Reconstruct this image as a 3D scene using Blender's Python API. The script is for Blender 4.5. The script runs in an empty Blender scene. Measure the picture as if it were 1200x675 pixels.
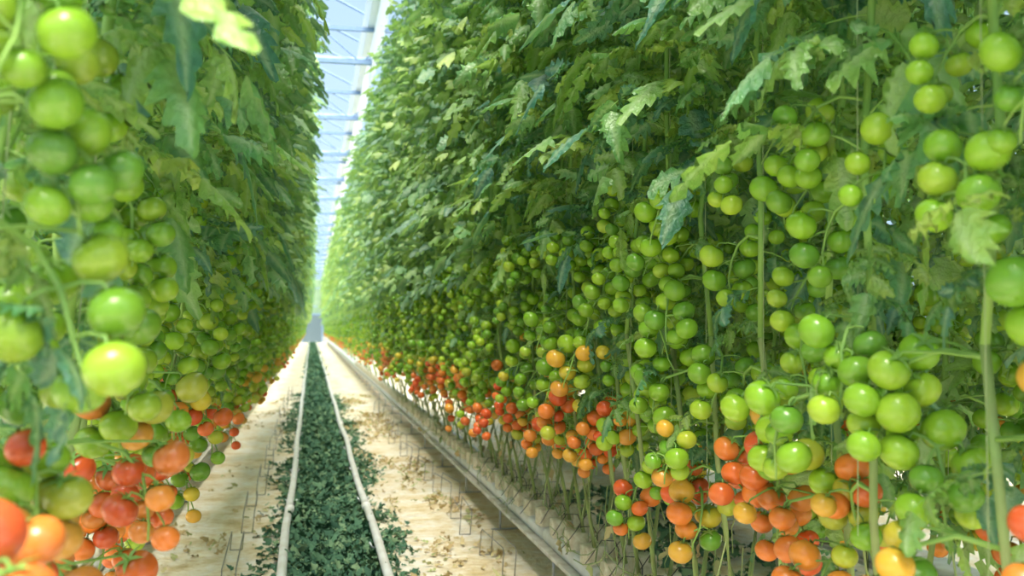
import bpy, math, random
import numpy as np
from mathutils import Matrix, Vector, Euler

random.seed(7)
scene = bpy.context.scene
COL = scene.collection
try:
    scene.view_settings.view_transform = 'Standard'
    scene.view_settings.look = 'None'
except Exception:
    pass

# ------------------------------------------------------------------ materials
def new_mat(name):
    m = bpy.data.materials.new(name); m.use_nodes = True
    nt = m.node_tree; nt.nodes.clear()
    out = nt.nodes.new('ShaderNodeOutputMaterial')
    return m, nt, out

def N(nt, t, **kw):
    n = nt.nodes.new(t)
    for k, v in kw.items():
        if k in n.inputs: n.inputs[k].default_value = v
        else: setattr(n, k, v)
    return n

def ramp(nt, stops):
    r = nt.nodes.new('ShaderNodeValToRGB')
    e = r.color_ramp.elements
    e[0].position, e[0].color = stops[0][0], (*stops[0][1], 1)
    e[1].position, e[1].color = stops[-1][0], (*stops[-1][1], 1)
    for p, c in stops[1:-1]:
        x = e.new(p); x.color = (*c, 1)
    return r

def mix_rgb(nt, a, b, fac, mode='MIX'):
    m = nt.nodes.new('ShaderNodeMix'); m.data_type = 'RGBA'; m.blend_type = mode
    for sock, val in ((m.inputs[0], fac), (m.inputs[6], a), (m.inputs[7], b)):
        if isinstance(val, bpy.types.NodeSocket): nt.links.new(val, sock)
        elif isinstance(val, (int, float)): sock.default_value = val
        else: sock.default_value = (*val, 1)
    return m.outputs[2]

def simple_mat(name, col, rough=0.5, metal=0.0, noise=None, scale=20, bump=0.0):
    m, nt, out = new_mat(name)
    b = N(nt, 'ShaderNodeBsdfPrincipled', Roughness=rough, Metallic=metal)
    tc = nt.nodes.new('ShaderNodeTexCoord')
    nz = N(nt, 'ShaderNodeTexNoise', Scale=scale, Detail=4.0)
    nt.links.new(tc.outputs['Object'], nz.inputs['Vector'])
    c2 = noise if noise else tuple(x * 0.8 for x in col)
    r = ramp(nt, [(0.35, col), (0.7, c2)])
    nt.links.new(nz.outputs['Fac'], r.inputs[0])
    nt.links.new(r.outputs[0], b.inputs['Base Color'])
    if bump:
        bp = N(nt, 'ShaderNodeBump', Strength=bump, Distance=0.01)
        nt.links.new(nz.outputs['Fac'], bp.inputs['Height'])
        nt.links.new(bp.outputs[0], b.inputs['Normal'])
    nt.links.new(b.outputs[0], out.inputs[0])
    return m

def leaf_mat():
    m, nt, out = new_mat('tomato_leaf_green')
    at = N(nt, 'ShaderNodeAttribute'); at.attribute_name = 'Col'
    sep = nt.nodes.new('ShaderNodeSeparateColor'); nt.links.new(at.outputs['Color'], sep.inputs[0])
    oi = nt.nodes.new('ShaderNodeObjectInfo')
    tc = nt.nodes.new('ShaderNodeTexCoord')
    nz = N(nt, 'ShaderNodeTexNoise', Scale=14.0, Detail=3.0)
    nt.links.new(tc.outputs['Object'], nz.inputs['Vector'])
    def math(op, a, b):
        x = nt.nodes.new('ShaderNodeMath'); x.operation = op
        for s, v in ((x.inputs[0], a), (x.inputs[1], b)):
            if isinstance(v, bpy.types.NodeSocket): nt.links.new(v, s)
            else: s.default_value = v
        return x.outputs[0]
    f = math('ADD', math('MULTIPLY', sep.outputs[0], 0.8), math('MULTIPLY', oi.outputs['Random'], 0.10))
    f = math('ADD', f, math('MULTIPLY', math('SUBTRACT', nz.outputs['Fac'], 0.5), 0.6))
    r = ramp(nt, [(0.0, (0.06, 0.22, 0.17)), (0.28, (0.09, 0.31, 0.11)), (0.66, (0.25, 0.47, 0.09)), (1.0, (0.52, 0.66, 0.12))])
    nt.links.new(f, r.inputs[0])
    col = mix_rgb(nt, r.outputs[0], (0.54, 0.66, 0.38), math('MULTIPLY', sep.outputs[1], 0.45))
    b = N(nt, 'ShaderNodeBsdfPrincipled', Roughness=0.36)
    b.inputs['Specular IOR Level'].default_value = 0.9
    nt.links.new(col, b.inputs['Base Color'])
    nz2 = N(nt, 'ShaderNodeTexNoise', Scale=55.0, Detail=3.0)
    nt.links.new(tc.outputs['Object'], nz2.inputs['Vector'])
    bp = N(nt, 'ShaderNodeBump', Strength=1.0, Distance=0.012)
    nt.links.new(nz2.outputs['Fac'], bp.inputs['Height'])
    nt.links.new(bp.outputs[0], b.inputs['Normal'])
    tr = nt.nodes.new('ShaderNodeBsdfTranslucent')
    c2 = mix_rgb(nt, col, (0.50, 0.80, 0.08), 0.35)
    nt.links.new(c2, tr.inputs['Color'])
    mx = N(nt, 'ShaderNodeMixShader'); mx.inputs[0].default_value = 0.36
    nt.links.new(b.outputs[0], mx.inputs[1]); nt.links.new(tr.outputs[0], mx.inputs[2])
    nt.links.new(mx.outputs[0], out.inputs[0])
    return m

def fruit_mat():
    m, nt, out = new_mat('tomato_skin')
    at = N(nt, 'ShaderNodeAttribute'); at.attribute_name = 'Col'
    oi = nt.nodes.new('ShaderNodeObjectInfo')
    c = mix_rgb(nt, at.outputs['Color'], oi.outputs['Color'], 1.0, 'MULTIPLY')
    tc = nt.nodes.new('ShaderNodeTexCoord')
    nz = N(nt, 'ShaderNodeTexNoise', Scale=30.0, Detail=2.0)
    nt.links.new(tc.outputs['Object'], nz.inputs['Vector'])
    r = ramp(nt, [(0.3, (0.85, 0.88, 0.8)), (0.7, (1, 1, 1))])
    nt.links.new(nz.outputs['Fac'], r.inputs[0])
    c = mix_rgb(nt, c, r.outputs[0], 1.0, 'MULTIPLY')
    b = N(nt, 'ShaderNodeBsdfPrincipled', Roughness=0.24)
    b.inputs['Subsurface Weight'].default_value = 0.15
    b.inputs['Subsurface Radius'].default_value = (0.02, 0.02, 0.005)
    b.inputs['Subsurface Scale'].default_value = 1.0
    nt.links.new(c, b.inputs['Base Color'])
    nt.links.new(b.outputs[0], out.inputs[0])
    return m

M_LEAF = leaf_mat()
M_FRUIT = fruit_mat()
M_STEM = simple_mat('green_stem', (0.28, 0.46, 0.09), 0.55, noise=(0.17, 0.34, 0.07), scale=9)
M_OLDSTEM = simple_mat('tan_green_old_stem', (0.30, 0.44, 0.13), 0.7, noise=(0.30, 0.34, 0.13), scale=9)
M_DRYSTEM = simple_mat('dry_stem', (0.42, 0.48, 0.20), 0.8, noise=(0.28, 0.38, 0.14), scale=7)
M_STRING = simple_mat('weathered_green_twine', (0.36, 0.46, 0.24), 0.9, noise=(0.30, 0.40, 0.20))
M_PIPE = simple_mat('white_painted_pipe', (0.93, 0.93, 0.91), 0.35, noise=(0.76, 0.72, 0.65), scale=6)
M_STEEL = simple_mat('galvanised_steel', (0.55, 0.58, 0.60), 0.35, 0.6, scale=8)
M_WIRE = simple_mat('grey_wire', (0.30, 0.28, 0.25), 0.5, 0.4)
M_GUT = simple_mat('grey_gutter_metal', (0.80, 0.78, 0.72), 0.7, 0.0, noise=(0.52, 0.46, 0.36), scale=9, bump=0.5)
M_SLAB = simple_mat('white_slab_wrap', (0.90, 0.90, 0.88), 0.4, noise=(0.74, 0.71, 0.64), scale=12, bump=0.4)
M_CUBE = simple_mat('brown_rockwool', (0.88, 0.82, 0.66), 0.9, noise=(0.68, 0.58, 0.40), scale=40, bump=0.5)
M_BLACK = simple_mat('black_tube', (0.03, 0.03, 0.03), 0.5)
M_WHITE = simple_mat('white_lacquer', (0.93, 0.95, 0.97), 0.4, noise=(0.88, 0.91, 0.95))
M_BEAM = simple_mat('pale_blue_grey_beam', (0.20, 0.30, 0.47), 0.5, noise=(0.17, 0.27, 0.43))
M_SCREEN = simple_mat('pale_blue_screen_cloth', (0.32, 0.43, 0.58), 0.8, noise=(0.27, 0.38, 0.53))
M_DARK = simple_mat('hazy_blue_door_paint', (0.10, 0.15, 0.18), 0.5)  # grey-blue tone puts distance haze into the door colour
M_FAR_HAZE = simple_mat('hazy_far_foliage_backing', (0.22, 0.32, 0.20), 0.7, noise=(0.15, 0.25, 0.14), scale=2)  # green-grey sheet added at the row end for hazy far foliage
M_CONC = simple_mat('concrete_plinth', (0.45, 0.45, 0.43), 0.9, scale=4)

def glass_mat():
    m, nt, out = new_mat('diffuse_greenhouse_glass')
    tp = N(nt, 'ShaderNodeBsdfTransparent'); tp.inputs[0].default_value = (0.94, 0.97, 1, 1)
    tl = N(nt, 'ShaderNodeBsdfTranslucent'); tl.inputs[0].default_value = (0.5, 0.65, 0.85, 1)
    mx = N(nt, 'ShaderNodeMixShader'); mx.inputs[0].default_value = 0.05
    nt.links.new(tp.outputs[0], mx.inputs[1]); nt.links.new(tl.outputs[0], mx.inputs[2])
    nt.links.new(mx.outputs[0], out.inputs[0]); return m
M_GLASS = glass_mat()
def film_mat():
    m, nt, out = new_mat('white_translucent_film')
    d = N(nt, 'ShaderNodeBsdfDiffuse'); d.inputs[0].default_value = (0.97, 0.97, 0.98, 1)
    tl = N(nt, 'ShaderNodeBsdfTranslucent'); tl.inputs[0].default_value = (1, 1, 1, 1)
    mx = N(nt, 'ShaderNodeMixShader'); mx.inputs[0].default_value = 0.5
    nt.links.new(d.outputs[0], mx.inputs[1]); nt.links.new(tl.outputs[0], mx.inputs[2])
    nt.links.new(mx.outputs[0], out.inputs[0]); return m
M_FILM = film_mat()

def floor_mat():
    m, nt, out = new_mat('dirty_white_ground_sheet')
    tc = nt.nodes.new('ShaderNodeTexCoord')
    n1 = N(nt, 'ShaderNodeTexNoise', Scale=2.6, Detail=10.0, Roughness=0.70)
    nt.links.new(tc.outputs['Object'], n1.inputs['Vector'])
    r1 = ramp(nt, [(0.40, (0.91, 0.87, 0.79)), (0.52, (0.88, 0.79, 0.62)), (0.61, (0.74, 0.60, 0.36)), (0.76, (0.46, 0.36, 0.18))])
    nt.links.new(n1.outputs['Fac'], r1.inputs[0])
    n2 = N(nt, 'ShaderNodeTexNoise', Scale=14.0, Detail=6.0, Roughness=0.7)
    nt.links.new(tc.outputs['Object'], n2.inputs['Vector'])
    r2 = ramp(nt, [(0.40, (1, 1, 1)), (0.60, (0.90, 0.83, 0.68)), (0.76, (0.60, 0.52, 0.34))])
    nt.links.new(n2.outputs['Fac'], r2.inputs[0])
    c = mix_rgb(nt, r1.outputs[0], r2.outputs[0], 1.0, 'MULTIPLY')
    b = N(nt, 'ShaderNodeBsdfPrincipled', Roughness=0.7)
    nt.links.new(c, b.inputs['Base Color'])
    n3 = N(nt, 'ShaderNodeTexNoise', Scale=5.0, Detail=6.0, Distortion=1.2)
    nt.links.new(tc.outputs['Object'], n3.inputs['Vector'])
    bp = N(nt, 'ShaderNodeBump', Strength=0.9, Distance=0.05)
    nt.links.new(n3.outputs['Fac'], bp.inputs['Height'])
    nt.links.new(bp.outputs[0], b.inputs['Normal'])
    nt.links.new(b.outputs[0], out.inputs[0]); return m
M_FLOOR = floor_mat()

def litter_mat(name, a, b_, c_):
    m, nt, out = new_mat(name)
    at = N(nt, 'ShaderNodeAttribute'); at.attribute_name = 'Col'
    sep = nt.nodes.new('ShaderNodeSeparateColor'); nt.links.new(at.outputs['Color'], sep.inputs[0])
    r = ramp(nt, [(0.0, a), (0.6, b_), (1.0, c_)])
    nt.links.new(sep.outputs[0], r.inputs[0])
    b = N(nt, 'ShaderNodeBsdfPrincipled', Roughness=0.75)
    b.inputs['Specular IOR Level'].default_value = 0.2
    nt.links.new(r.outputs[0], b.inputs['Base Color'])
    nt.links.new(b.outputs[0], out.inputs[0]); return m
M_LITTER = litter_mat('dark_green_litter', (0.05, 0.13, 0.08), (0.11, 0.23, 0.13), (0.26, 0.38, 0.20))
M_DRY = litter_mat('dry_brown_litter', (0.50, 0.37, 0.18), (0.62, 0.50, 0.26), (0.40, 0.48, 0.20))

# ------------------------------------------------------------------ geometry
class G:
    def __init__(s):
        s.v = []; s.f = []; s.m = []; s.c = []; s.n = 0
    def add(s, v, f, mi=0, c=(1, 1, 1, 1)):
        v = np.asarray(v, float)
        s.v.append(v)
        c = np.asarray(c, float)
        if c.ndim == 1: c = np.tile(c, (len(v), 1))
        s.c.append(c)
        o = s.n
        s.f.extend([tuple(i + o for i in q) for q in f])
        if isinstance(mi, int): s.m.extend([mi] * len(f))
        else: s.m.extend(mi)
        s.n += len(v)
    def merge(s, g, mat=None, mi=None, cfun=None):
        v, c = g.arr()
        if mat is not None:
            a = np.array(mat)
            v = v @ a[:3, :3].T + a[:3, 3]
        if cfun is not None: c = cfun(c)
        s.add(v, g.f, g.m if mi is None else mi, c)
    def arr(s):
        if len(s.v) > 1:
            s.v = [np.vstack(s.v)]; s.c = [np.vstack(s.c)]
        return s.v[0], s.c[0]
    def mesh(s, name, mats, smooth=True):
        v, c = s.arr()
        me = bpy.data.meshes.new(name)
        me.from_pydata(v.tolist(), [], s.f)
        for m in mats: me.materials.append(m)
        me.polygons.foreach_set('material_index', s.m)
        me.polygons.foreach_set('use_smooth', [smooth] * len(s.f))
        at = me.color_attributes.new('Col', 'FLOAT_COLOR', 'POINT')
        at.data.foreach_set('color', c.astype(np.float32).ravel())
        me.update()
        return me

def tube(g, pts, rad, sides=6, mi=0, c=(1, 1, 1, 1), cap=True):
    pts = [Vector(p) for p in pts]
    V = []; F = []
    for i, p in enumerate(pts):
        a = pts[max(0, i - 1)]; b = pts[min(len(pts) - 1, i + 1)]
        t = (b - a).normalized()
        up = Vector((0, 0, 1)) if abs(t.z) < 0.9 else Vector((1, 0, 0))
        u = t.cross(up).normalized(); w = u.cross(t)
        r = rad[i] if isinstance(rad, (list, tuple)) else rad
        for k in range(sides):
            an = 2 * math.pi * k / sides
            V.append(p + (u * math.cos(an) + w * math.sin(an)) * r)
    for i in range(len(pts) - 1):
        for k in range(sides):
            k2 = (k + 1) % sides
            F.append((i * sides + k, i * sides + k2, (i + 1) * sides + k2, (i + 1) * sides + k))
    if cap:
        F.append(tuple(range(sides))[::-1]); F.append(tuple((len(pts) - 1) * sides + k for k in range(sides)))
    g.add([tuple(v) for v in V], F, mi, c)

def box(g, lo, hi, mi=0, c=(1, 1, 1, 1), bev=0.0):
    x0, y0, z0 = lo; x1, y1, z1 = hi
    if bev <= 0:
        V = [(x0, y0, z0), (x1, y0, z0), (x1, y1, z0), (x0, y1, z0), (x0, y0, z1), (x1, y0, z1), (x1, y1, z1), (x0, y1, z1)]
        F = [(0, 3, 2, 1), (4, 5, 6, 7), (0, 1, 5, 4), (1, 2, 6, 5), (2, 3, 7, 6), (3, 0, 4, 7)]
        g.add(V, F, mi, c)
    else:
        V = []; F = []
        def ring(z, b):
            V.extend([(x0 + b, y0 + bev, z), (x0 + bev, y0 + b, z), (x1 - bev, y0 + b, z), (x1 - b, y0 + bev, z),
                      (x1 - b, y1 - bev, z), (x1 - bev, y1 - b, z), (x0 + bev, y1 - b, z), (x0 + b, y1 - bev, z)])
        ring(z0, bev * .6); ring(z0 + bev, 0); ring(z1 - bev, 0); ring(z1, bev * .6)
        for i in range(3):
            for k in range(8):
                k2 = (k + 1) % 8
                F.append((i * 8 + k, i * 8 + k2, (i + 1) * 8 + k2, (i + 1) * 8 + k))
        F.append(tuple(range(8))[::-1]); F.append(tuple(24 + k for k in range(8)))
        g.add(V, F, mi, c)

def leaflet(L, W, n, cols, rng, bright):
    """ovate leaflet with pointed lobes, crinkled and drooping, along +X"""
    V = []; C = []; F = []
    side = [-1, -0.5, 0, 0.5, 1] if cols == 5 else [-1, 0, 1]
    droop = rng.uniform(0.8, 5.0); fold = rng.uniform(0.0, 0.8)
    tw = rng.uniform(-1.4, 1.4)
    ph = rng.uniform(0, 6)
    for i in range(n + 1):
        t = i / n
        base = math.sin(math.pi * min(1, t ** 0.55 * 0.95 + 0.05)) ** 0.78
        if i == n: base = 0.0
        for s in side:
            w = W * base; x = t * L
            if abs(s) == 1 and 0 < i < n:
                if n >= 9:
                    q = i % 3
                    if q == 0: w *= 0.66; x -= L * 0.02
                    elif q == 1: w *= 0.94
                    else: w *= 1.15; x += L * 0.045
                elif n >= 5:
                    if i % 2: w *= 1.15; x += L * .05
                    else: w *= 0.76
                w *= rng.uniform(0.84, 1.13)
            y = s * w
            z = -fold * abs(y) - droop * x * x + tw * y * t
            if abs(s) == 1: z += 0.009 * math.sin(i * 2.2 + ph + s)
            if abs(s) == 0.5: z += 0.24 * abs(y) + 0.006 * math.sin(i * 3 + ph)
            V.append((x, y, z))
            C.append((bright, 1.0 if s == 0 else 0.0, 0, 1))
    k = len(side)
    for i in range(n):
        for j in range(k - 1):
            F.append((i * k + j, (i + 1) * k + j, (i + 1) * k + j + 1, i * k + j + 1))
    return V, F, C

def make_leaf(seed, lod):
    rng = random.Random(seed)
    g = G()
    R = 0.25
    n, cols = {0: (12, 5), 1: (6, 3), 2: (3, 3)}[lod]
    br = rng.random() * .9
    defs = []
    ts = [0.25, 0.52, 0.80] if lod < 2 else [0.35, 0.75]
    for t in ts:
        for s in (-1, 1):
            sz = rng.uniform(0.75, 1.18) * (1.0 if t > 0.4 else 0.85) * (1.25 if lod == 2 else 1)
            defs.append((t + rng.uniform(-.03, .03), s * math.radians(rng.uniform(42, 82)), 0.100 * sz, 0.034 * sz))
    if lod < 2:
        for t in (0.39, 0.67):
            for s in (-1, 1):
                defs.append((t, s * math.radians(75), 0.048, 0.017))
    defs.append((1.0, rng.uniform(-.25, .25), 0.114, 0.044))
    for t, a, L, W in defs:
        nn = n if L > 0.055 else max(3, n // 3)
        V, F, C = leaflet(L, W, nn, cols, rng, min(1, max(0, br + rng.uniform(-.28, .28))))
        roll = rng.uniform(-.7, .7); pit = rng.uniform(-.35, .75)
        m = Matrix.Translation((t * R, 0, 0)) @ Matrix.Rotation(a, 4, 'Z') @ Matrix.Rotation(pit, 4, 'Y') @ Matrix.Rotation(roll, 4, 'X') @ Matrix.Translation((0.012, 0, 0))
        A = np.array(m); V = np.array(V) @ A[:3, :3].T + A[:3, 3]
        g.add(V, F, 0, C)
    if lod < 2:
        pts = [(R * i / 6, 0, -0.001) for i in range(7)]
        tube(g, pts, [0.0033 - 0.0004 * i for i in range(7)], 5 if lod == 0 else 3, 1, (0.6, 1, 0, 1), cap=False)
    v, c = g.arr()
    a0 = rng.uniform(0.1, 0.6); b0 = rng.uniform(0.6, 2.6); sw = rng.uniform(-.9, .9)
    v[:, 2] += a0 * v[:, 0] - b0 * v[:, 0] ** 2
    v[:, 1] += sw * v[:, 0] ** 2
    return g

def make_tomato(nu, nv):
    g = G(); V = []; F = []; C = []
    V.append((0, 0, 0.70))
    for j in range(1, nv):
        ph = math.pi * j / nv
        for i in range(nu):
            th = 2 * math.pi * i / nu
            r = math.sin(ph) * (1 + 0.018 * math.cos(5 * th) * max(0, math.cos(ph) + 0.3))
            z = math.cos(ph) * 0.88
            if z > 0: z -= 0.18 * math.exp(-(r / 0.28) ** 2)
            V.append((r * math.cos(th), r * math.sin(th), z))
    V.append((0, 0, -0.88))
    for i in range(nu):
        F.append((0, 1 + i, 1 + (i + 1) % nu))
        F.append((len(V) - 1, 1 + (nv - 2) * nu + (i + 1) % nu, 1 + (nv - 2) * nu + i))
    for j in range(nv - 2):
        for i in range(nu):
            a = 1 + j * nu + i; b = 1 + j * nu + (i + 1) % nu
            F.append((a, a + nu, b + nu, b))
    for v in V:
        s = max(0, min(1, (v[2] - 0.25) / 0.6)) * 0.5
        C.append((1 - 0.3 * s, 1 - 0.02 * s, 1 - 0.3 * s, 1))
    g.add(V, F, 0, C); return g

TOM = {0: make_tomato(24, 16), 1: make_tomato(10, 7), 2: make_tomato(6, 4)}

def calyx(g, m, r, mi):
    A = np.array(m)
    V = []; F = []
    for k in range(5):
        a = 2 * math.pi * k / 5 + 0.3
        ca, sa = math.cos(a), math.sin(a)
        o = len(V)
        for (x, y, z) in ((0.03, -.12, .78), (0.03, .12, .78), (0.40, .13, .88), (0.40, -.13, .88), (0.98, 0, .80)):
            V.append(((x * ca - y * sa) * r, (x * sa + y * ca) * r, z * r))
        F += [(o, o + 3, o + 2, o + 1), (o + 3, o + 4, o + 2)]
    V = np.array(V) @ A[:3, :3].T + A[:3, 3]
    g.add(V, F, mi, (0.5, 0.5, 0, 1))

def make_truss(seed, lod):
    rng = random.Random(seed)
    ex = rng.uniform(0.7, 1.6); sl = rng.uniform(-.10, .10)
    rach = [Vector((x * ex, y + sl * (-z * 5), z)) for x, y, z in ((0, 0, 0), (0.05, 0, 0.012), (0.095, 0, -0.01), (0.12, 0, -0.05), (0.128, 0.004, -0.10), (0.13, -0.004, -0.14), (0.13, 0, -0.17))]
    nf = rng.choice([5, 6, 7, 8, 8])
    P = []
    for i in range(nf):
        t = i / (nf - 1)
        z = -0.015 - 0.14 * t
        s = 1 if i % 2 else -1
        P.append([Vector((0.12 * ex + rng.uniform(-.045, .045), s * rng.uniform(.02, .06) - sl * z * 5, z)), rng.uniform(0.0275, 0.0370) * (1 - .08 * t)])
    for it in range(60):
        for i in range(nf):
            for j in range(i + 1, nf):
                d = P[i][0] - P[j][0]; L = d.length; mn = (P[i][1] + P[j][1]) * 0.98
                if L < mn and L > 1e-5:
                    q = d / L * (mn - L) * 0.5
                    P[i][0] += q; P[j][0] -= q
    g = G(); fr = []
    if lod < 2: tube(g, rach, [.0045, .0045, .004, .0035, .003, .0025, .002], 6 if lod == 0 else 4, 0)
    for p, r in P:
        zz = min(p.z + 0.03, 0)
        q = min(rach, key=lambda a: (a - Vector((a.x, 0, zz))).length)
        d = (q + Vector((0, 0, .02)) - p).normalized()
        d = (d + Vector((0, 0, 0.9))).normalized()
        rot = d.to_track_quat('Z', 'Y').to_matrix().to_4x4() @ Matrix.Rotation(rng.uniform(0, 6), 4, 'Z')
        m = Matrix.Translation(p) @ rot
        fr.append((m, r))
        if lod < 2:
            if lod == 0: calyx(g, m, r, 0)
            top = m @ Vector((0, 0, 0.72 * r)); mid = m @ Vector((0, 0, 1.15 * r))
            tube(g, [top, mid, (mid + q) / 2 + Vector((0, 0, .004)), q], 0.0024, 4 if lod == 0 else 3, 0, cap=False)
    return g, fr

GREENS = [(0.27, 0.48, 0.03), (0.22, 0.43, 0.03), (0.34, 0.53, 0.035), (0.17, 0.37, 0.035), (0.40, 0.56, 0.045), (0.28, 0.49, 0.03)]
TURN = [(0.66, 0.52, 0.05), (0.78, 0.42, 0.05), (0.50, 0.54, 0.05), (0.82, 0.36, 0.05)]
REDS = [(0.82, 0.17, 0.035), (0.85, 0.23, 0.04), (0.78, 0.12, 0.03), (0.85, 0.29, 0.045)]
def fruit_col(rng, ripe, pal=0):
    x = ripe + rng.uniform(-.24, .24)
    if x > 0.66: c = rng.choice(REDS)
    elif x > 0.48: c = rng.choice(TURN if not pal else [(0.74, 0.24, 0.05), (0.70, 0.33, 0.05), (0.46, 0.48, 0.05)])
    else: c = rng.choice(GREENS)
    k = rng.uniform(.88, 1.08) * (.84 if pal else 1)  # near-left fruit dimmed in colour to offset the hot light there
    return (min(1, c[0] * k), min(1, c[1] * k), c[2], 1)

NT = 12
LEAF = {l: [make_leaf(100 + i, l) for i in range(12)] for l in (0, 1, 2)}
TRUSS = {l: [make_truss(300 + i, l) for i in range(NT)] for l in (0, 1, 2)}

Z0 = 0.36
def stem_path(rng, reach):
    w = lambda a: rng.uniform(-a, a)
    pts = [(-reach, -0.22, 0), (0.02 - reach, -0.2, 0.1), (0.07 - reach * .7, -0.1, 0.24), (0.12 - reach * .35, -0.02, 0.4), (0.15 - reach * .05, w(.03), 0.62)]
    z = 0.62
    while z < 4.6:
        z += 0.35
        pts.append((0.17 + w(.03), w(.04), z))
    return [Vector(p) for p in pts]
def on_path(P, z):
    for a, b in zip(P, P[1:]):
        if a.z <= z <= b.z:
            return a.lerp(b, (z - a.z) / max(1e-6, b.z - a.z))
    return P[-1]

def plan(seed, dense=1.0, top=4.6, reach=0.0, lo=1.28, extra=0, rshift=0.0, skip=0.10, nlow=6, fixed=None):
    rng = random.Random(seed)
    P = stem_path(rng, reach)
    leaves = []; trs = []
    def leaf(z, a, s, pit):
        p = on_path(P, z)
        m = Matrix.Translation(p) @ Matrix.Rotation(a, 4, 'Z') @ Matrix.Rotation(pit, 4, 'Y') @ Matrix.Rotation(rng.uniform(-.5, .5), 4, 'X')
        leaves.append((rng.randrange(12), m, s, z))
    for i in range(nlow):
        zz = rng.uniform(.45, 1.25)
        leaf(zz, (math.pi + rng.uniform(-1.4, 1.4)) if nlow < 10 else rng.uniform(0, 6.3), rng.uniform(.4, .85), rng.uniform(-.1, .6))
    for i in range(3):
        leaf(rng.uniform(.75, 1.3), rng.uniform(-1.5, 1.5), rng.uniform(.3, .65), rng.uniform(.1, .8))
    z = lo + rng.uniform(-.08, .12); az = rng.uniform(0, 6)
    big = 1.3 if reach > 0 else 1.22
    while z < top:
        az += math.radians(137 + rng.uniform(-20, 20))
        a = (az + math.pi) % (2 * math.pi) - math.pi
        if rng.random() < 0.38: a *= 0.5
        if z < lo + .2 and abs(a) < 1.0 and rng.random() < .5: a += 1.6
        s = rng.uniform(0.70, big) * (0.8 if z < lo + .15 else 1)
        leaf(z, a, s, rng.uniform(-.7, .6))
        z += rng.uniform(.036, .070) / dense
    zt = [0.52, 0.64, 0.78, 0.92, 1.06, 1.19, 1.32, 1.44]
    if extra: zt += [1.56]
    side = rng.choice((-1, 1))
    shift = rng.uniform(-.46, .22) + rshift
    if fixed is not None: shift = fixed
    for i, t in enumerate(zt):
        t += rng.uniform(-.08, .08)
        side = -side
        a = side * math.radians(rng.uniform(5, 95))
        if rng.random() < .16: a += math.pi
        p = on_path(P, t)
        ripe = 0.90 + shift - (t - 0.55) * 1.9 + rng.uniform(-.3, .3)
        if t > 1.1: ripe -= .3
        v = rng.randrange(NT); sc = rng.uniform(.90, 1.12) * (1.0 if i < 5 else .88)
        if rng.random() < skip and i > 0: continue
        trs.append((v, Matrix.Translation(p) @ Matrix.Rotation(a, 4, 'Z'), sc, ripe))
    return P, leaves, trs

def add_foliage(g, leaves, lod, mis=(0, 1)):
    for var, m, s, z in leaves:
        L = LEAF[lod][var]
        mi = [mis[x] for x in L.m]
        g.merge(L, m @ Matrix.Scale(s, 4), mi)
def add_truss(g, tr, lod, rng, mi_stem=1, mi_fruit=2):
    var, m, s, ripe = tr
    T, fr = TRUSS[lod][var]
    mm = m @ Matrix.Scale(s, 4)
    if T.n: g.merge(T, mm, mi_stem)
    for fm, r in fr:
        col = np.array(fruit_col(rng, ripe))
        g.merge(TOM[max(1, lod)], mm @ fm @ Matrix.Scale(r, 4), mi_fruit, lambda c: c * col)

PM = [M_LEAF, M_STEM, M_FRUIT, M_OLDSTEM, M_STRING]
LREACH = 0.26
def whole_plant(seed, lod, top=4.6, reach=0.0, lo=1.28, rshift=-.06, nlow=6):
    P, lv, tr = plan(seed, 1.0 if lod == 1 else 0.58, top, reach, lo, 0, rshift, .08, nlow)
    rng = random.Random(seed + 5)
    g = G()
    tube(g, P[:5], [.009, .009, .0085, .008, .008], 5, 3); tube(g, P[4:], .0075, 5 if lod == 1 else 3, 1)
    if lod == 2: lv = [(a, b, c * 1.25, d) for a, b, c, d in lv]
    add_foliage(g, lv, lod)
    for t in tr: add_truss(g, t, lod, rng)
    if lod == 1: tube(g, [(0.19, .012, .6), (0.19, .012, 4.65)], .0012, 3, 4)
    return g

MID_R = [whole_plant(500 + i, 1, rshift=-.18).mesh('tomato_plant_mesh', PM) for i in range(12)]
MID_L = [whole_plant(600 + i, 1, reach=LREACH, lo=1.20, rshift=-.08).mesh('tomato_plant_mesh', PM) for i in range(8)]
MID_B = [whole_plant(650 + i, 1, lo=1.2, rshift=-.1, nlow=15).mesh('tomato_plant_mesh', PM) for i in range(5)]

# ------------------------------------------------------------------ object helpers
def obj(name, data, loc=(0, 0, 0), rot=(0, 0, 0), parent=None, label=None, cat=None, group=None, kind=None):
    o = bpy.data.objects.new(name, data)
    o.location = loc; o.rotation_euler = rot
    if parent: o.parent = parent
    if label: o['label'] = label
    if cat: o['category'] = cat
    if group: o['group'] = group
    if kind: o['kind'] = kind
    COL.objects.link(o); return o

leaf_me = [LEAF[0][i].mesh('leaf', [M_LEAF, M_STEM]) for i in range(12)]
truss_me = [TRUSS[0][i][0].mesh('fruit_truss', [M_STEM]) for i in range(NT)]
tom_me = TOM[0].mesh('tomato', [M_FRUIT])
g = G(); tube(g, [(0.19, .012, .6), (0.19, .012, 2.5), (0.19, .012, 4.65)], .0012, 4); string_me = g.mesh('support_string', [M_STRING])

def child_matrix(o, m):
    o.matrix_basis = m

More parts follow.
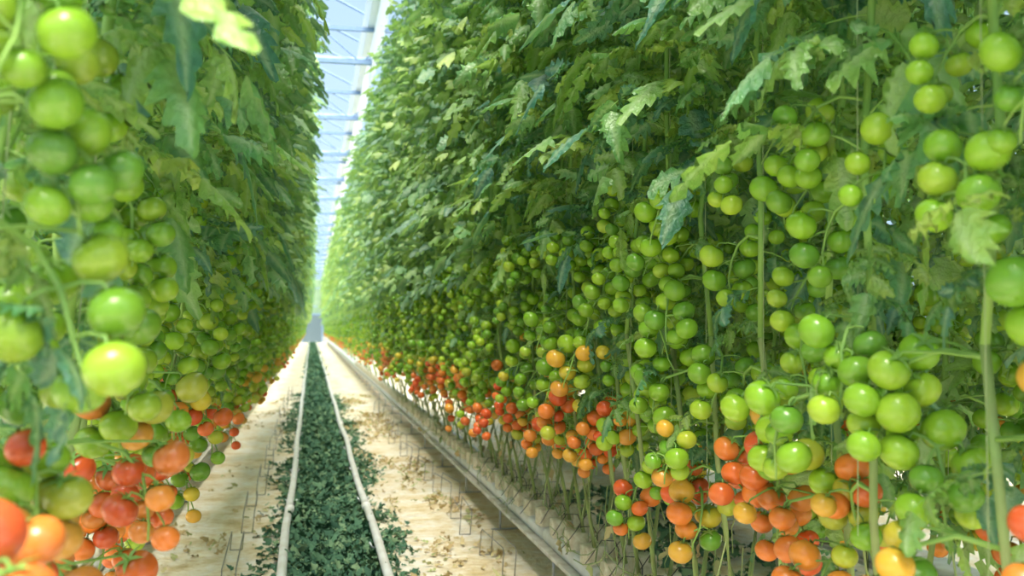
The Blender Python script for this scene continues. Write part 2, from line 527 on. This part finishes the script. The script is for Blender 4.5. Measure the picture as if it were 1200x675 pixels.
PG = 'tomato plants along the greenhouse rows'
def near_plant(seed, X, Y, rz, tilt, lab, dist, reach, lo, extra, rshift=0.0, skip=.06, fixed=None):
    P, lv, tr = plan(seed, 1.0, 4.6, reach, lo, extra, rshift, skip, 6, fixed)
    rng = random.Random(seed + 5)
    e = obj('tomato_plant', None, (X, Y, Z0), (0, tilt, rz), label=lab, cat='tomato plant', group=PG)
    e.empty_display_size = 0.1
    near_left = reach > 0 and dist < 2.6
    k = 1.25 if near_left else 1.0
    g = G(); tube(g, P[:6], [.010 * k, .0095 * k, .009 * k, .0085 * k, .008 * k, .008 * k], 8, 1); tube(g, P[5:], .0078 * k, 8, 0)
    obj('stem', g.mesh('stem', [M_STEM, M_OLDSTEM]), parent=e)
    obj('support_string', string_me, parent=e)
    zlim = 1.0 + 0.36 * dist + 0.35
    near = [l for l in lv if l[3] < zlim][:98]; far = [l for l in lv if l not in near]
    for var, m, s, z in near:
        if near_left: s = min(s, 1.05)
        o = obj('leaf', leaf_me[var], parent=e); child_matrix(o, m @ Matrix.Scale(s, 4))
    if far:
        g = G(); add_foliage(g, far, 1)
        obj('upper_foliage', g.mesh('upper_foliage', [M_LEAF, M_STEM]), parent=e, kind='stuff')
    for var, m, s, ripe in tr:
        t = obj('fruit_truss', truss_me[var], parent=e); child_matrix(t, m @ Matrix.Scale(s, 4))
        for fm, r in TRUSS[0][var][1]:
            o = obj('tomato', tom_me, parent=t); child_matrix(o, fm @ Matrix.Scale(r, 4))
            o.color = fruit_col(rng, ripe, 1 if near_left else 0)
LAB_R = 'tall tomato vine heavy with green and orange-red fruit beside the aisle'
LAB_L = 'leafy tomato vine leaning over the aisle with green and ripening fruit'
LAB_B = 'tomato vine in the shaded line behind the aisle-side plants'

rng = random.Random(11)
count = 0
def mid_plant(X, Y, rz, tilt, lab, lst=None):
    global count
    o = obj('tomato_plant', rng.choice(lst or MID_R), (X, Y, Z0), (rng.uniform(-.01, .01), tilt, rz + rng.uniform(-.12, .12)), label=lab, cat='tomato plant', group=PG)
    count += 1
SP = 0.31
RX, LX = 1.29, -0.74
NEAR = 5.6
n_main = 82
for i in range(n_main):
    yr = 0.80 + i * SP + rng.uniform(-.06, .06)
    yl = 1.15 + i * SP + rng.uniform(-.06, .06)
    y = yr
    tr_ = rng.uniform(-.016, .002)
    if y < NEAR: near_plant(1000 + i, RX - (.05 if y < 2 else 0) + rng.uniform(-.04, .04), y, math.pi, tr_, LAB_R, math.hypot(RX, y), 0.0, 1.26 if y < 2.2 else 1.34, 0, .02); count += 1
    else: mid_plant(RX + rng.uniform(-.04, .04), y, math.pi, tr_, LAB_R)
    y = yl
    tl = 0.066 + rng.uniform(-.016, .016)
    if y < NEAR: near_plant(2000 + i, LX + max(0, min(.10, (2.3 - y) * .10)) + rng.uniform(-.03, .03), y, 0, tl, LAB_L, math.hypot(LX, y), LREACH, 1.26 if y < 2 else 1.2, 0, .08, .08, .36 if y < 2.5 else None); count += 1
    else: mid_plant(LX + rng.uniform(-.06, .04), y, 0, tl, LAB_L, MID_L)
for i in range(46): mid_plant(1.42, 1.0 + i * 0.33 + rng.uniform(-.05, .05), 0, 0.03, LAB_B, MID_B)
for i in range(36): mid_plant(2.75, 1.5 + i * 0.32 + rng.uniform(-.05, .05), math.pi, 0.03, LAB_B, MID_B)
for i in range(34): mid_plant(-1.2, 2.6 + i * 0.36 + rng.uniform(-.05, .05), math.pi, 0.03, LAB_B, MID_B)
for i in range(20): mid_plant(-2.8, 6.0 + i * 0.45 + rng.uniform(-.05, .05), 0, 0.03, LAB_B, MID_B)
print('individual plants', count)

FARR = [whole_plant(700 + i, 2, rshift=-.20) for i in range(9)]
FARL = [whole_plant(720 + i, 2, reach=LREACH, lo=1.2, rshift=-.16) for i in range(6)]
FARB = [whole_plant(740 + i, 2, lo=1.0, rshift=-.15, nlow=22) for i in range(4)]
g = G()
y = 0.8 + n_main * SP
END = 80.0
while y < END - 1:
    sp = 0.36 if y < 45 else 0.5
    for x, rz, tilt, lst in ((RX, math.pi, -.006, FARR), (LX, 0, 0.070, FARL)):
        m = Matrix.Translation((x + rng.uniform(-.03, .03), y + rng.uniform(-.08, .08), Z0)) @ Matrix.Rotation(rz + rng.uniform(-.15, .15), 4, 'Z') @ Matrix.Rotation(tilt, 4, 'Y')
        g.merge(rng.choice(lst), m)
    y += sp
obj('tomato_plants', g.mesh('far_rows', PM), label='distant continuation of the two rows of fruiting tomato vines', cat='tomato plants', kind='stuff', group=PG)
g = G()
for x, rz in ((3.05, 0), (4.6, math.pi)):
    y = 0.8
    while y < 15:
        m = Matrix.Translation((x + rng.uniform(-.03, .03), y, Z0 - .05)) @ Matrix.Rotation(rz + rng.uniform(-.15, .15), 4, 'Z')
        g.merge(rng.choice(FARB), m); y += .34
obj('tomato_plants', g.mesh('side_rows', PM), label='shaded leafy tomato rows beyond the neighbouring aisle', cat='tomato plants', kind='stuff', group=PG)

# ------------------------------------------------------------------ setting
g = G(); box(g, (-9, -3, -0.1), (11, 84, 0)); obj('floor', g.mesh('floor', [M_FLOOR], False), kind='structure')

def wall(name, a, b, solid=0.5):
    g = G(); (x0, y0), (x1, y1) = a, b
    L = math.hypot(x1 - x0, y1 - y0); n = max(1, int(L / 2.0))
    H = 6.0
    dx, dy = (x1 - x0) / L, (y1 - y0) / L
    def slab(s0, s1, z0, z1, th, mi):
        nx, ny = -dy * th / 2, dx * th / 2
        V = []
        for z in (z0, z1):
            for s, q in ((s0, -1), (s1, -1), (s1, 1), (s0, 1)):
                V.append((x0 + dx * s + nx * q, y0 + dy * s + ny * q, z))
        g.add(V, [(0, 3, 2, 1), (4, 5, 6, 7), (0, 1, 5, 4), (1, 2, 6, 5), (2, 3, 7, 6), (3, 0, 4, 7)], mi)
    slab(0, L, 0, .5, .2, 2)
    if solid > .5: slab(0, L, .5, solid, .04, 3)
    slab(0, L, solid, H, .01, 0)
    for i in range(n + 1): slab(max(0, L * i / n - .03), min(L, L * i / n + .03), .5, H, .08, 1)
    for z in (1.5, 3.0, 4.5, 5.95): slab(0, L, z - .03, z + .03, .06, 1)
    obj(name, g.mesh(name, [M_GLASS, M_BEAM, M_CONC, M_FAR_HAZE], False), kind='structure')
wall('wall_back', (-9, 84), (11, 84), 5.2)
wall('wall_left', (-9, -3), (-9, 84))
wall('wall_right', (11, -3), (11, 84))
wall('wall_front', (-9, -3), (11, -3))

g = G(); box(g, (-0.65, 83.7, 0), (.85, 83.88, 2.3), 0); box(g, (-0.73, 83.68, 0), (-0.65, 83.88, 2.4), 1); box(g, (.85, 83.68, 0), (.93, 83.88, 2.4), 1); box(g, (-.73, 83.68, 2.3), (.93, 83.88, 2.4), 1)
obj('door_1', g.mesh('door', [M_DARK, M_BEAM], False), kind='structure')

g = G()
CX = 0.90
gx = [-9, -5.75, -2.45, CX, 4.2, 7.5, 11]
ZG, ZR = 6.0, 6.8
for a, b in zip(gx, gx[1:]):
    mdl = (a + b) / 2
    g.add([(a, -3, ZG), (mdl, -3, ZR), (mdl, 84, ZR), (a, 84, ZG)], [(0, 1, 2, 3)], 0)
    g.add([(mdl, -3, ZR), (b, -3, ZG), (b, 84, ZG), (mdl, 84, ZR)], [(0, 1, 2, 3)], 0)
    tube(g, [(mdl, -3, ZR), (mdl, 84, ZR)], .035, 4, 1)
    y = -3
    while y <= 84:
        tube(g, [(a, y, ZG), (mdl, y, ZR)], .018, 4, 1, cap=False); tube(g, [(mdl, y, ZR), (b, y, ZG)], .018, 4, 1, cap=False)
        y += 1.5
obj('ceiling', g.mesh('ceiling', [M_GLASS, M_BEAM], False), kind='structure')

gg = G()
prof = [(-.16, .06), (-.10, -.10), (.10, -.10), (.16, .06), (.13, .06), (.08, -.07), (-.08, -.07), (-.13, .06)]
V = [(x, yy, z) for yy in (-2.9, 83.9) for x, z in prof]
F = [(k, (k + 1) % 8, 8 + (k + 1) % 8, 8 + k) for k in range(8)]
gg.add(V, F); rg = gg.mesh('roof_gutter', [M_WHITE], False)
for x in gx[1:-1]:
    obj('roof_gutter', rg, (x, 0, ZG - .05), label='long white roof gutter between glass spans', cat='roof gutter', group='roof gutters')
g = G(); V = []; F = []  # film strip added to catch the sun as a bright roof band
ny = 500
for i in range(ny + 1):
    yy = -2.5 + 86 * i / ny
    for j in range(4):
        V.append((CX + .03 * math.sin(i * 1.9) * (j / 3) ** .5 - .05 * j / 3, yy, ZG - .14 - .90 * j / 3))
for i in range(ny):
    for j in range(3): F.append((i * 4 + j, i * 4 + j + 1, (i + 1) * 4 + j + 1, (i + 1) * 4 + j))
g.add(V, F)
obj('bright_strip', g.mesh('bright_strip', [M_FILM]), label='added white film curtain hanging along the roof gutter', cat='strip')

g1 = G(); box(g1, (-8.9, -.03, -.03), (10.9, .03, .03)); chord = g1.mesh('chord', [M_BEAM], False)
g1 = G(); x = -8.9; up = False
pts = []
while x <= 10.91:
    pts.append((x, 0, 0.5 if up else 0.0)); up = not up; x += 0.6
for a, b in zip(pts, pts[1:]): tube(g1, [a, b], .013, 5, 0, cap=False)
web = g1.mesh('web', [M_BEAM])
for i in range(20):
    y = 2.6 + i * 4.1
    t = obj('roof_truss', chord, (0, y, 5.3), label='pale grey-blue steel lattice truss spanning the roof', cat='roof truss', group='roof trusses')
    obj('upper_chord', chord, (0, 0, .5), parent=t); obj('lattice_web', web, parent=t)
g1 = G()
pts = [(-8.8 + .4 * i, 0.012 * math.sin(i * 1.7), -0.02 * abs(math.sin(i * .8))) for i in range(50)]
tube(g1, pts, [.04 + .008 * math.sin(i * 2.1) for i in range(50)], 8)
sc = g1.mesh('folded_screen', [M_SCREEN])
for i in range(20):
    obj('folded_shade_screen', sc, (0, 2.6 + i * 4.1 + .08, 5.37), label='pale blue shade screen folded in a bundle beside the truss', cat='shade screen', group='folded shade screens')
g1 = G(); tube(g1, [(0, -2, 0), (0, 83, 0)], .004, 5); cw = g1.mesh('crop_wire', [M_STEEL])
for x in (1.11, 1.62, -.25, -1.2):
    obj('crop_wire', cw, (x, 0, Z0 + 4.66), label='taut steel crop wire the plant strings hang from', cat='wire', group='crop wires')

# ------------------------------------------------------------------ rails
track = obj('pipe_rail_track', None, (0.125, 0, 0), label='pair of white heating pipe rails along the aisle floor', cat='pipe rail')
rr = random.Random(9)
for s in (-1, 1):
    g1 = G(); tube(g1, [(rr.uniform(-.012, .012), y * .8, rr.uniform(-.004, .004)) for y in range(-2, 104, 2)], .0255, 14)
    for y in range(1, 80, 6): tube(g1, [(0, y, 0), (0, y + .09, 0)], .032, 14)
    obj('rail_pipe', g1.mesh('rail_pipe', [M_PIPE]), (s * .26, 0, .111), parent=track)
g1 = G()
tube(g1, [(-.255, 0, .08), (-.255, 0, .02), (.255, 0, .02), (.255, 0, .08)], .010, 6)
box(g1, (-.32, -.06, 0), (-.19, .06, .012)); box(g1, (.19, -.06, 0), (.32, .06, .012))
for s in (-1, 1): tube(g1, [(s * .255 - .04, 0, .115), (s * .255 - .025, 0, .085), (s * .255, 0, .078), (s * .255 + .025, 0, .085), (s * .255 + .04, 0, .115)], .006, 5)
sup = g1.mesh('rail_support', [M_STEEL])
for i in range(52): obj('rail_support', sup, (0, 1.2 + i * 1.55, 0), parent=track)

def gutter(x, lab):
    g1 = G()
    prof = [(-.160, .207), (-.162, .19), (-.13, .175), (-.05, .175), (-.04, .155), (.04, .155), (.05, .175), (.13, .175), (.162, .19), (.160, .207), (.153, .207), (.153, .2), (-.153, .2), (-.153, .207)]
    n = len(prof)
    r = random.Random(int(x * 100))
    ys_ = [i * 1.0 for i in range(83)]
    V = []; F = []
    for yy in ys_:
        dx = r.uniform(-.004, .004)
        V += [(a + dx, yy, z) for a, z in prof]
    for i in range(len(ys_) - 1):
        for k in range(n):
            F.append((i * n + k, i * n + (k + 1) % n, (i + 1) * n + (k + 1) % n, (i + 1) * n + k))
    g1.add(V, F)
    e = obj('growing_gutter', g1.mesh('gutter', [M_GUT], False), (x, 0, 0), label=lab, cat='growing gutter', group='growing gutters')
    g2 = G()
    tube(g2, [(-.1, 0, 0.004), (-.1, 0, .175)], .008, 6); tube(g2, [(.1, 0, .004), (.1, 0, .175)], .008, 6); tube(g2, [(-.16, 0, .006), (.16, 0, .006)], .006, 6)
    me = g2.mesh('gutter_leg', [M_STEEL])
    for i in range(54): obj('gutter_leg', me, (0, 0.6 + i * 1.5, 0), parent=e)
GR, GL, GN = 1.35, -1.08, 2.82
gutter(GR, 'long grey metal growing gutter carrying white slabs')
gutter(GL, 'long grey metal growing gutter under the leaning vines')
gutter(GN, 'long grey metal growing gutter in the next aisle')

g1 = G(); box(g1, (-.12, -.48, 0), (.12, .48, .075), bev=.02); slab = g1.mesh('grow_slab', [M_SLAB])
for gxx, n in ((GR, 80), (GL, 80), (GN, 16)):
    for i in range(n):
        obj('grow_slab', slab, (gxx, .8 + i, .2), (0, 0, 0), label='white plastic-wrapped growing slab lying in the gutter', cat='grow slab', group='growing slabs')
g1 = G(); box(g1, (-.05, -.05, 0), (.05, .05, .09), bev=.006); cube = g1.mesh('rockwool_block', [M_CUBE])
g1 = G(); tube(g1, [(.03, .03, .13), (.03, .03, .06)], .003, 5); tube(g1, [(.03, .03, .13), (.02, .05, .16), (-.02, .12, .15), (-.05, .2, .06), (-.06, .25, .02)], .0022, 5)
drip = g1.mesh('dripper', [M_BLACK])
for gxx, y0, n in ((1.275, 1.02, 90), (-1.01, 1.37, 82), (1.43, .8, 24)):
    for i in range(n):
        yy = y0 + i * SP
        o = obj('rockwool_block', cube, (gxx, yy, .272), (0, 0, rng.uniform(-.2, .2)), label='small pale brown rockwool block a vine grows from', cat='rockwool block', group='rockwool blocks on slabs')
        if yy < 7: obj('dripper', drip, parent=o)

def tangle(x0, x1, y0, y1, n, seed):
    r = random.Random(seed); g1 = G()
    for i in range(n):
        x, y = r.uniform(x0, x1), r.uniform(y0, y1)
        if r.random() < .7:
            z = r.uniform(.5, .95); P = []
            for k in range(6):
                P.append((x, y, z)); x += r.uniform(-.03, .03); y += r.uniform(-.05, .05); z -= r.uniform(.02, .11)
                z = max(z, .3)
        else:
            z = r.uniform(.3, .42); P = []
            for k in range(8):
                P.append((x, y, z)); x += r.uniform(-.03, .03); y += r.uniform(.04, .12); z = min(.55, max(.3, z + r.uniform(-.05, .05)))
        tube(g1, P, r.uniform(.0015, .0032), 4, 0, cap=False)
        if r.random() < .5:
            V, F, C = leaflet(.07, .016, 5, 3, r, .5)
            q = P[r.randrange(len(P))]
            m = Matrix.Translation(q) @ Euler((r.uniform(0, 6), r.uniform(.6, 1.5), r.uniform(0, 6))).to_matrix().to_4x4()
            A = np.array(m); g1.add(np.array(V) @ A[:3, :3].T + A[:3, 3], F, 1, (r.random(), 0, 0, 1))
    return g1
g1 = tangle(1.12, 1.5, 1.2, 14, 200, 5)
obj('dry_shoot_tangle', g1.mesh('tangle', [M_DRYSTEM, M_DRY]), label='tangle of dry tan-green shoots hanging over the slabs', cat='dry shoots', kind='stuff')

def hoop(L, H, r):
    g1 = G()
    P = [(0, -L / 2, .004), (0.01, -L / 2, H - .02), (0.01, -L / 2 + .02, H), (0.01, L / 2 - .02, H), (0.01, L / 2, H - .02), (0, L / 2, .004)]
    tube(g1, P, r, 6)
    P2 = [(.07 + a, b, c) for a, b, c in P]; tube(g1, P2, r, 6)
    tube(g1, [(0, -L / 2, .006), (.07, -L / 2, .006)], r, 5); tube(g1, [(0, L / 2, .006), (.07, L / 2, .006)], r, 5)
    return g1.mesh('wire_hoop', [M_WIRE])
h1, h2 = hoop(1.0, .12, .0032), hoop(.55, .16, .003)
for i in range(12):
    obj('wire_hoop', h1, (-.44 + rng.uniform(-.02, .02), 4.3 + i * 1.5, 0), (0, 0, rng.uniform(-.04, .04)), label='thin grey wire hoop standing on the ground sheet', cat='wire hoop', group='wire hoops')
    obj('wire_hoop', h2, (.97 + rng.uniform(-.05, .05), 3.3 + i * 1.15, 0), (0, 0, rng.uniform(-.15, .15)), label='thin grey wire hoop standing beside the gutter', cat='wire hoop', group='wire hoops')

# ------------------------------------------------------------------ litter
def scatter(name, mat, regions, label, seed):
    r = random.Random(seed); g = G()
    base = []
    for i in range(8):
        rr = random.Random(seed + i)
        base.append(leaflet(0.07, 0.017, 6, 3, rr, 0.5))
    for (x0, x1, y0, y1, n, s0, s1, zmax, cl) in regions:
        cents = [(r.uniform(x0, x1), r.uniform(y0, y1)) for _ in range(cl)] if cl else None
        for i in range(n):
            V, F, C = r.choice(base)
            s = r.uniform(s0, s1)
            if cents:
                c = r.choice(cents); x = c[0] + r.gauss(0, .06); y = c[1] + r.gauss(0, .20)
            else: x, y = r.uniform(x0, x1), r.uniform(y0, y1)
            m = Matrix.Translation((x, y, .008 + r.uniform(.0, zmax))) @ Euler((r.uniform(-1.1, 1.1), r.uniform(-.9, .3), r.uniform(0, 6.3))).to_matrix().to_4x4() @ Matrix.Scale(s, 4)
            A = np.array(m); W = np.array(V) @ A[:3, :3].T + A[:3, 3]
            W[:, 2] = np.maximum(W[:, 2], .004)
            b = r.random() ** 1.3
            g.add(W, F, 0, (b, 0, 0, 1))
    obj(name, g.mesh(name, [mat]), label=label, cat='leaf litter', kind='stuff')
g = G(); V = []; F = []
ys = np.linspace(-2, 82, 1400); xs = np.linspace(-.11, .36, 13)
rr = random.Random(3)
for yy in ys:
    for j, xx in enumerate(xs):
        e = 1 - abs(j - 6) / 6
        hump = .6 + .4 * math.sin(yy * 2.3 + math.sin(yy * .9) * 2)
        V.append((xx + (rr.uniform(-.015, .015)), yy, .004 + .05 * hump * e ** .5 * rr.uniform(.3, 1.2)))
for i in range(len(ys) - 1):
    for j in range(12):
        F.append((i * 13 + j, i * 13 + j + 1, (i + 1) * 13 + j + 1, (i + 1) * 13 + j))
g.add(V, F, 0, [(rr.uniform(0, .8), 0, 0, 1) for _ in V])
obj('leaf_litter_bed', g.mesh('bed', [M_LITTER]), label='compacted dark green bed of pruned leaves between the rails', cat='leaf litter', kind='stuff')
scatter('pruned_leaf_litter', M_LITTER, [(-.09, .34, 3.5, 10, 8000, .4, 1.1, .07, 0), (-.09, .34, 3.5, 10, 3500, .7, 1.5, .08, 60), (-.09, .34, 10, 25, 8000, .7, 1.5, .06, 0), (-.09, .34, 25, 80, 3500, 1.8, 2.8, .05, 0),
        (-.26, -.10, 3.5, 20, 1500, .4, 1.1, .015, 60), (.35, .56, 3.5, 20, 2200, .4, 1.1, .015, 80), (1.6, 2.6, 1.0, 8, 1100, 1.0, 1.9, .03, 0)], 'dark green pruned leaves between rails, some added to darken next aisle', 40)  # last patch is added to cover sunlit floor in the next aisle
scatter('dry_leaf_litter', M_DRY, [(.6, 1.15, 2, 20, 1200, .4, 1.0, .012, 50), (.45, .95, 3, 20, 300, .4, 1.0, .01, 25), (-.95, -.25, 3, 20, 300, .4, 1.0, .01, 25)],
        'dry tan and olive leaf scraps on the white ground sheet', 41)

# ------------------------------------------------------------------ light
w = bpy.data.worlds.new('World'); scene.world = w; w.use_nodes = True
nt = w.node_tree; nt.nodes.clear()
o = nt.nodes.new('ShaderNodeOutputWorld'); b = nt.nodes.new('ShaderNodeBackground')
tc = nt.nodes.new('ShaderNodeTexCoord'); sp = nt.nodes.new('ShaderNodeSeparateXYZ')
nt.links.new(tc.outputs['Generated'], sp.inputs[0])
r = ramp(nt, [(0.0, (0.26, 0.31, 0.33)), (0.12, (0.25, 0.33, 0.41)), (0.36, (0.18, 0.26, 0.37)), (0.55, (0.9, 0.95, 1.0)), (1.0, (1.0, 1.0, 1.0))])
nt.links.new(sp.outputs[2], r.inputs[0]); nt.links.new(r.outputs[0], b.inputs[0])
b.inputs[1].default_value = 2.75
nt.links.new(b.outputs[0], o.inputs[0])
s = bpy.data.lights.new('sun', 'SUN'); s.energy = 12.0; s.angle = math.radians(28); s.color = (1.0, 0.93, 0.80)
so = bpy.data.objects.new('sun', s); COL.objects.link(so)
d = Vector((0.07, 0.52, -1.0)).normalized()
so.rotation_euler = d.to_track_quat('-Z', 'Y').to_euler()

# ------------------------------------------------------------------ camera
cam = bpy.data.cameras.new('camera'); co = bpy.data.objects.new('camera', cam); COL.objects.link(co)
cam.lens = 35; cam.sensor_width = 36; cam.clip_start = 0.05; cam.clip_end = 300
co.location = (0, 0, 1.36)
co.rotation_euler = (math.radians(90 + 2.2), 0, -math.radians(11.4))
cam.dof.use_dof = True; cam.dof.focus_distance = 3.2; cam.dof.aperture_fstop = 3.6
scene.camera = co
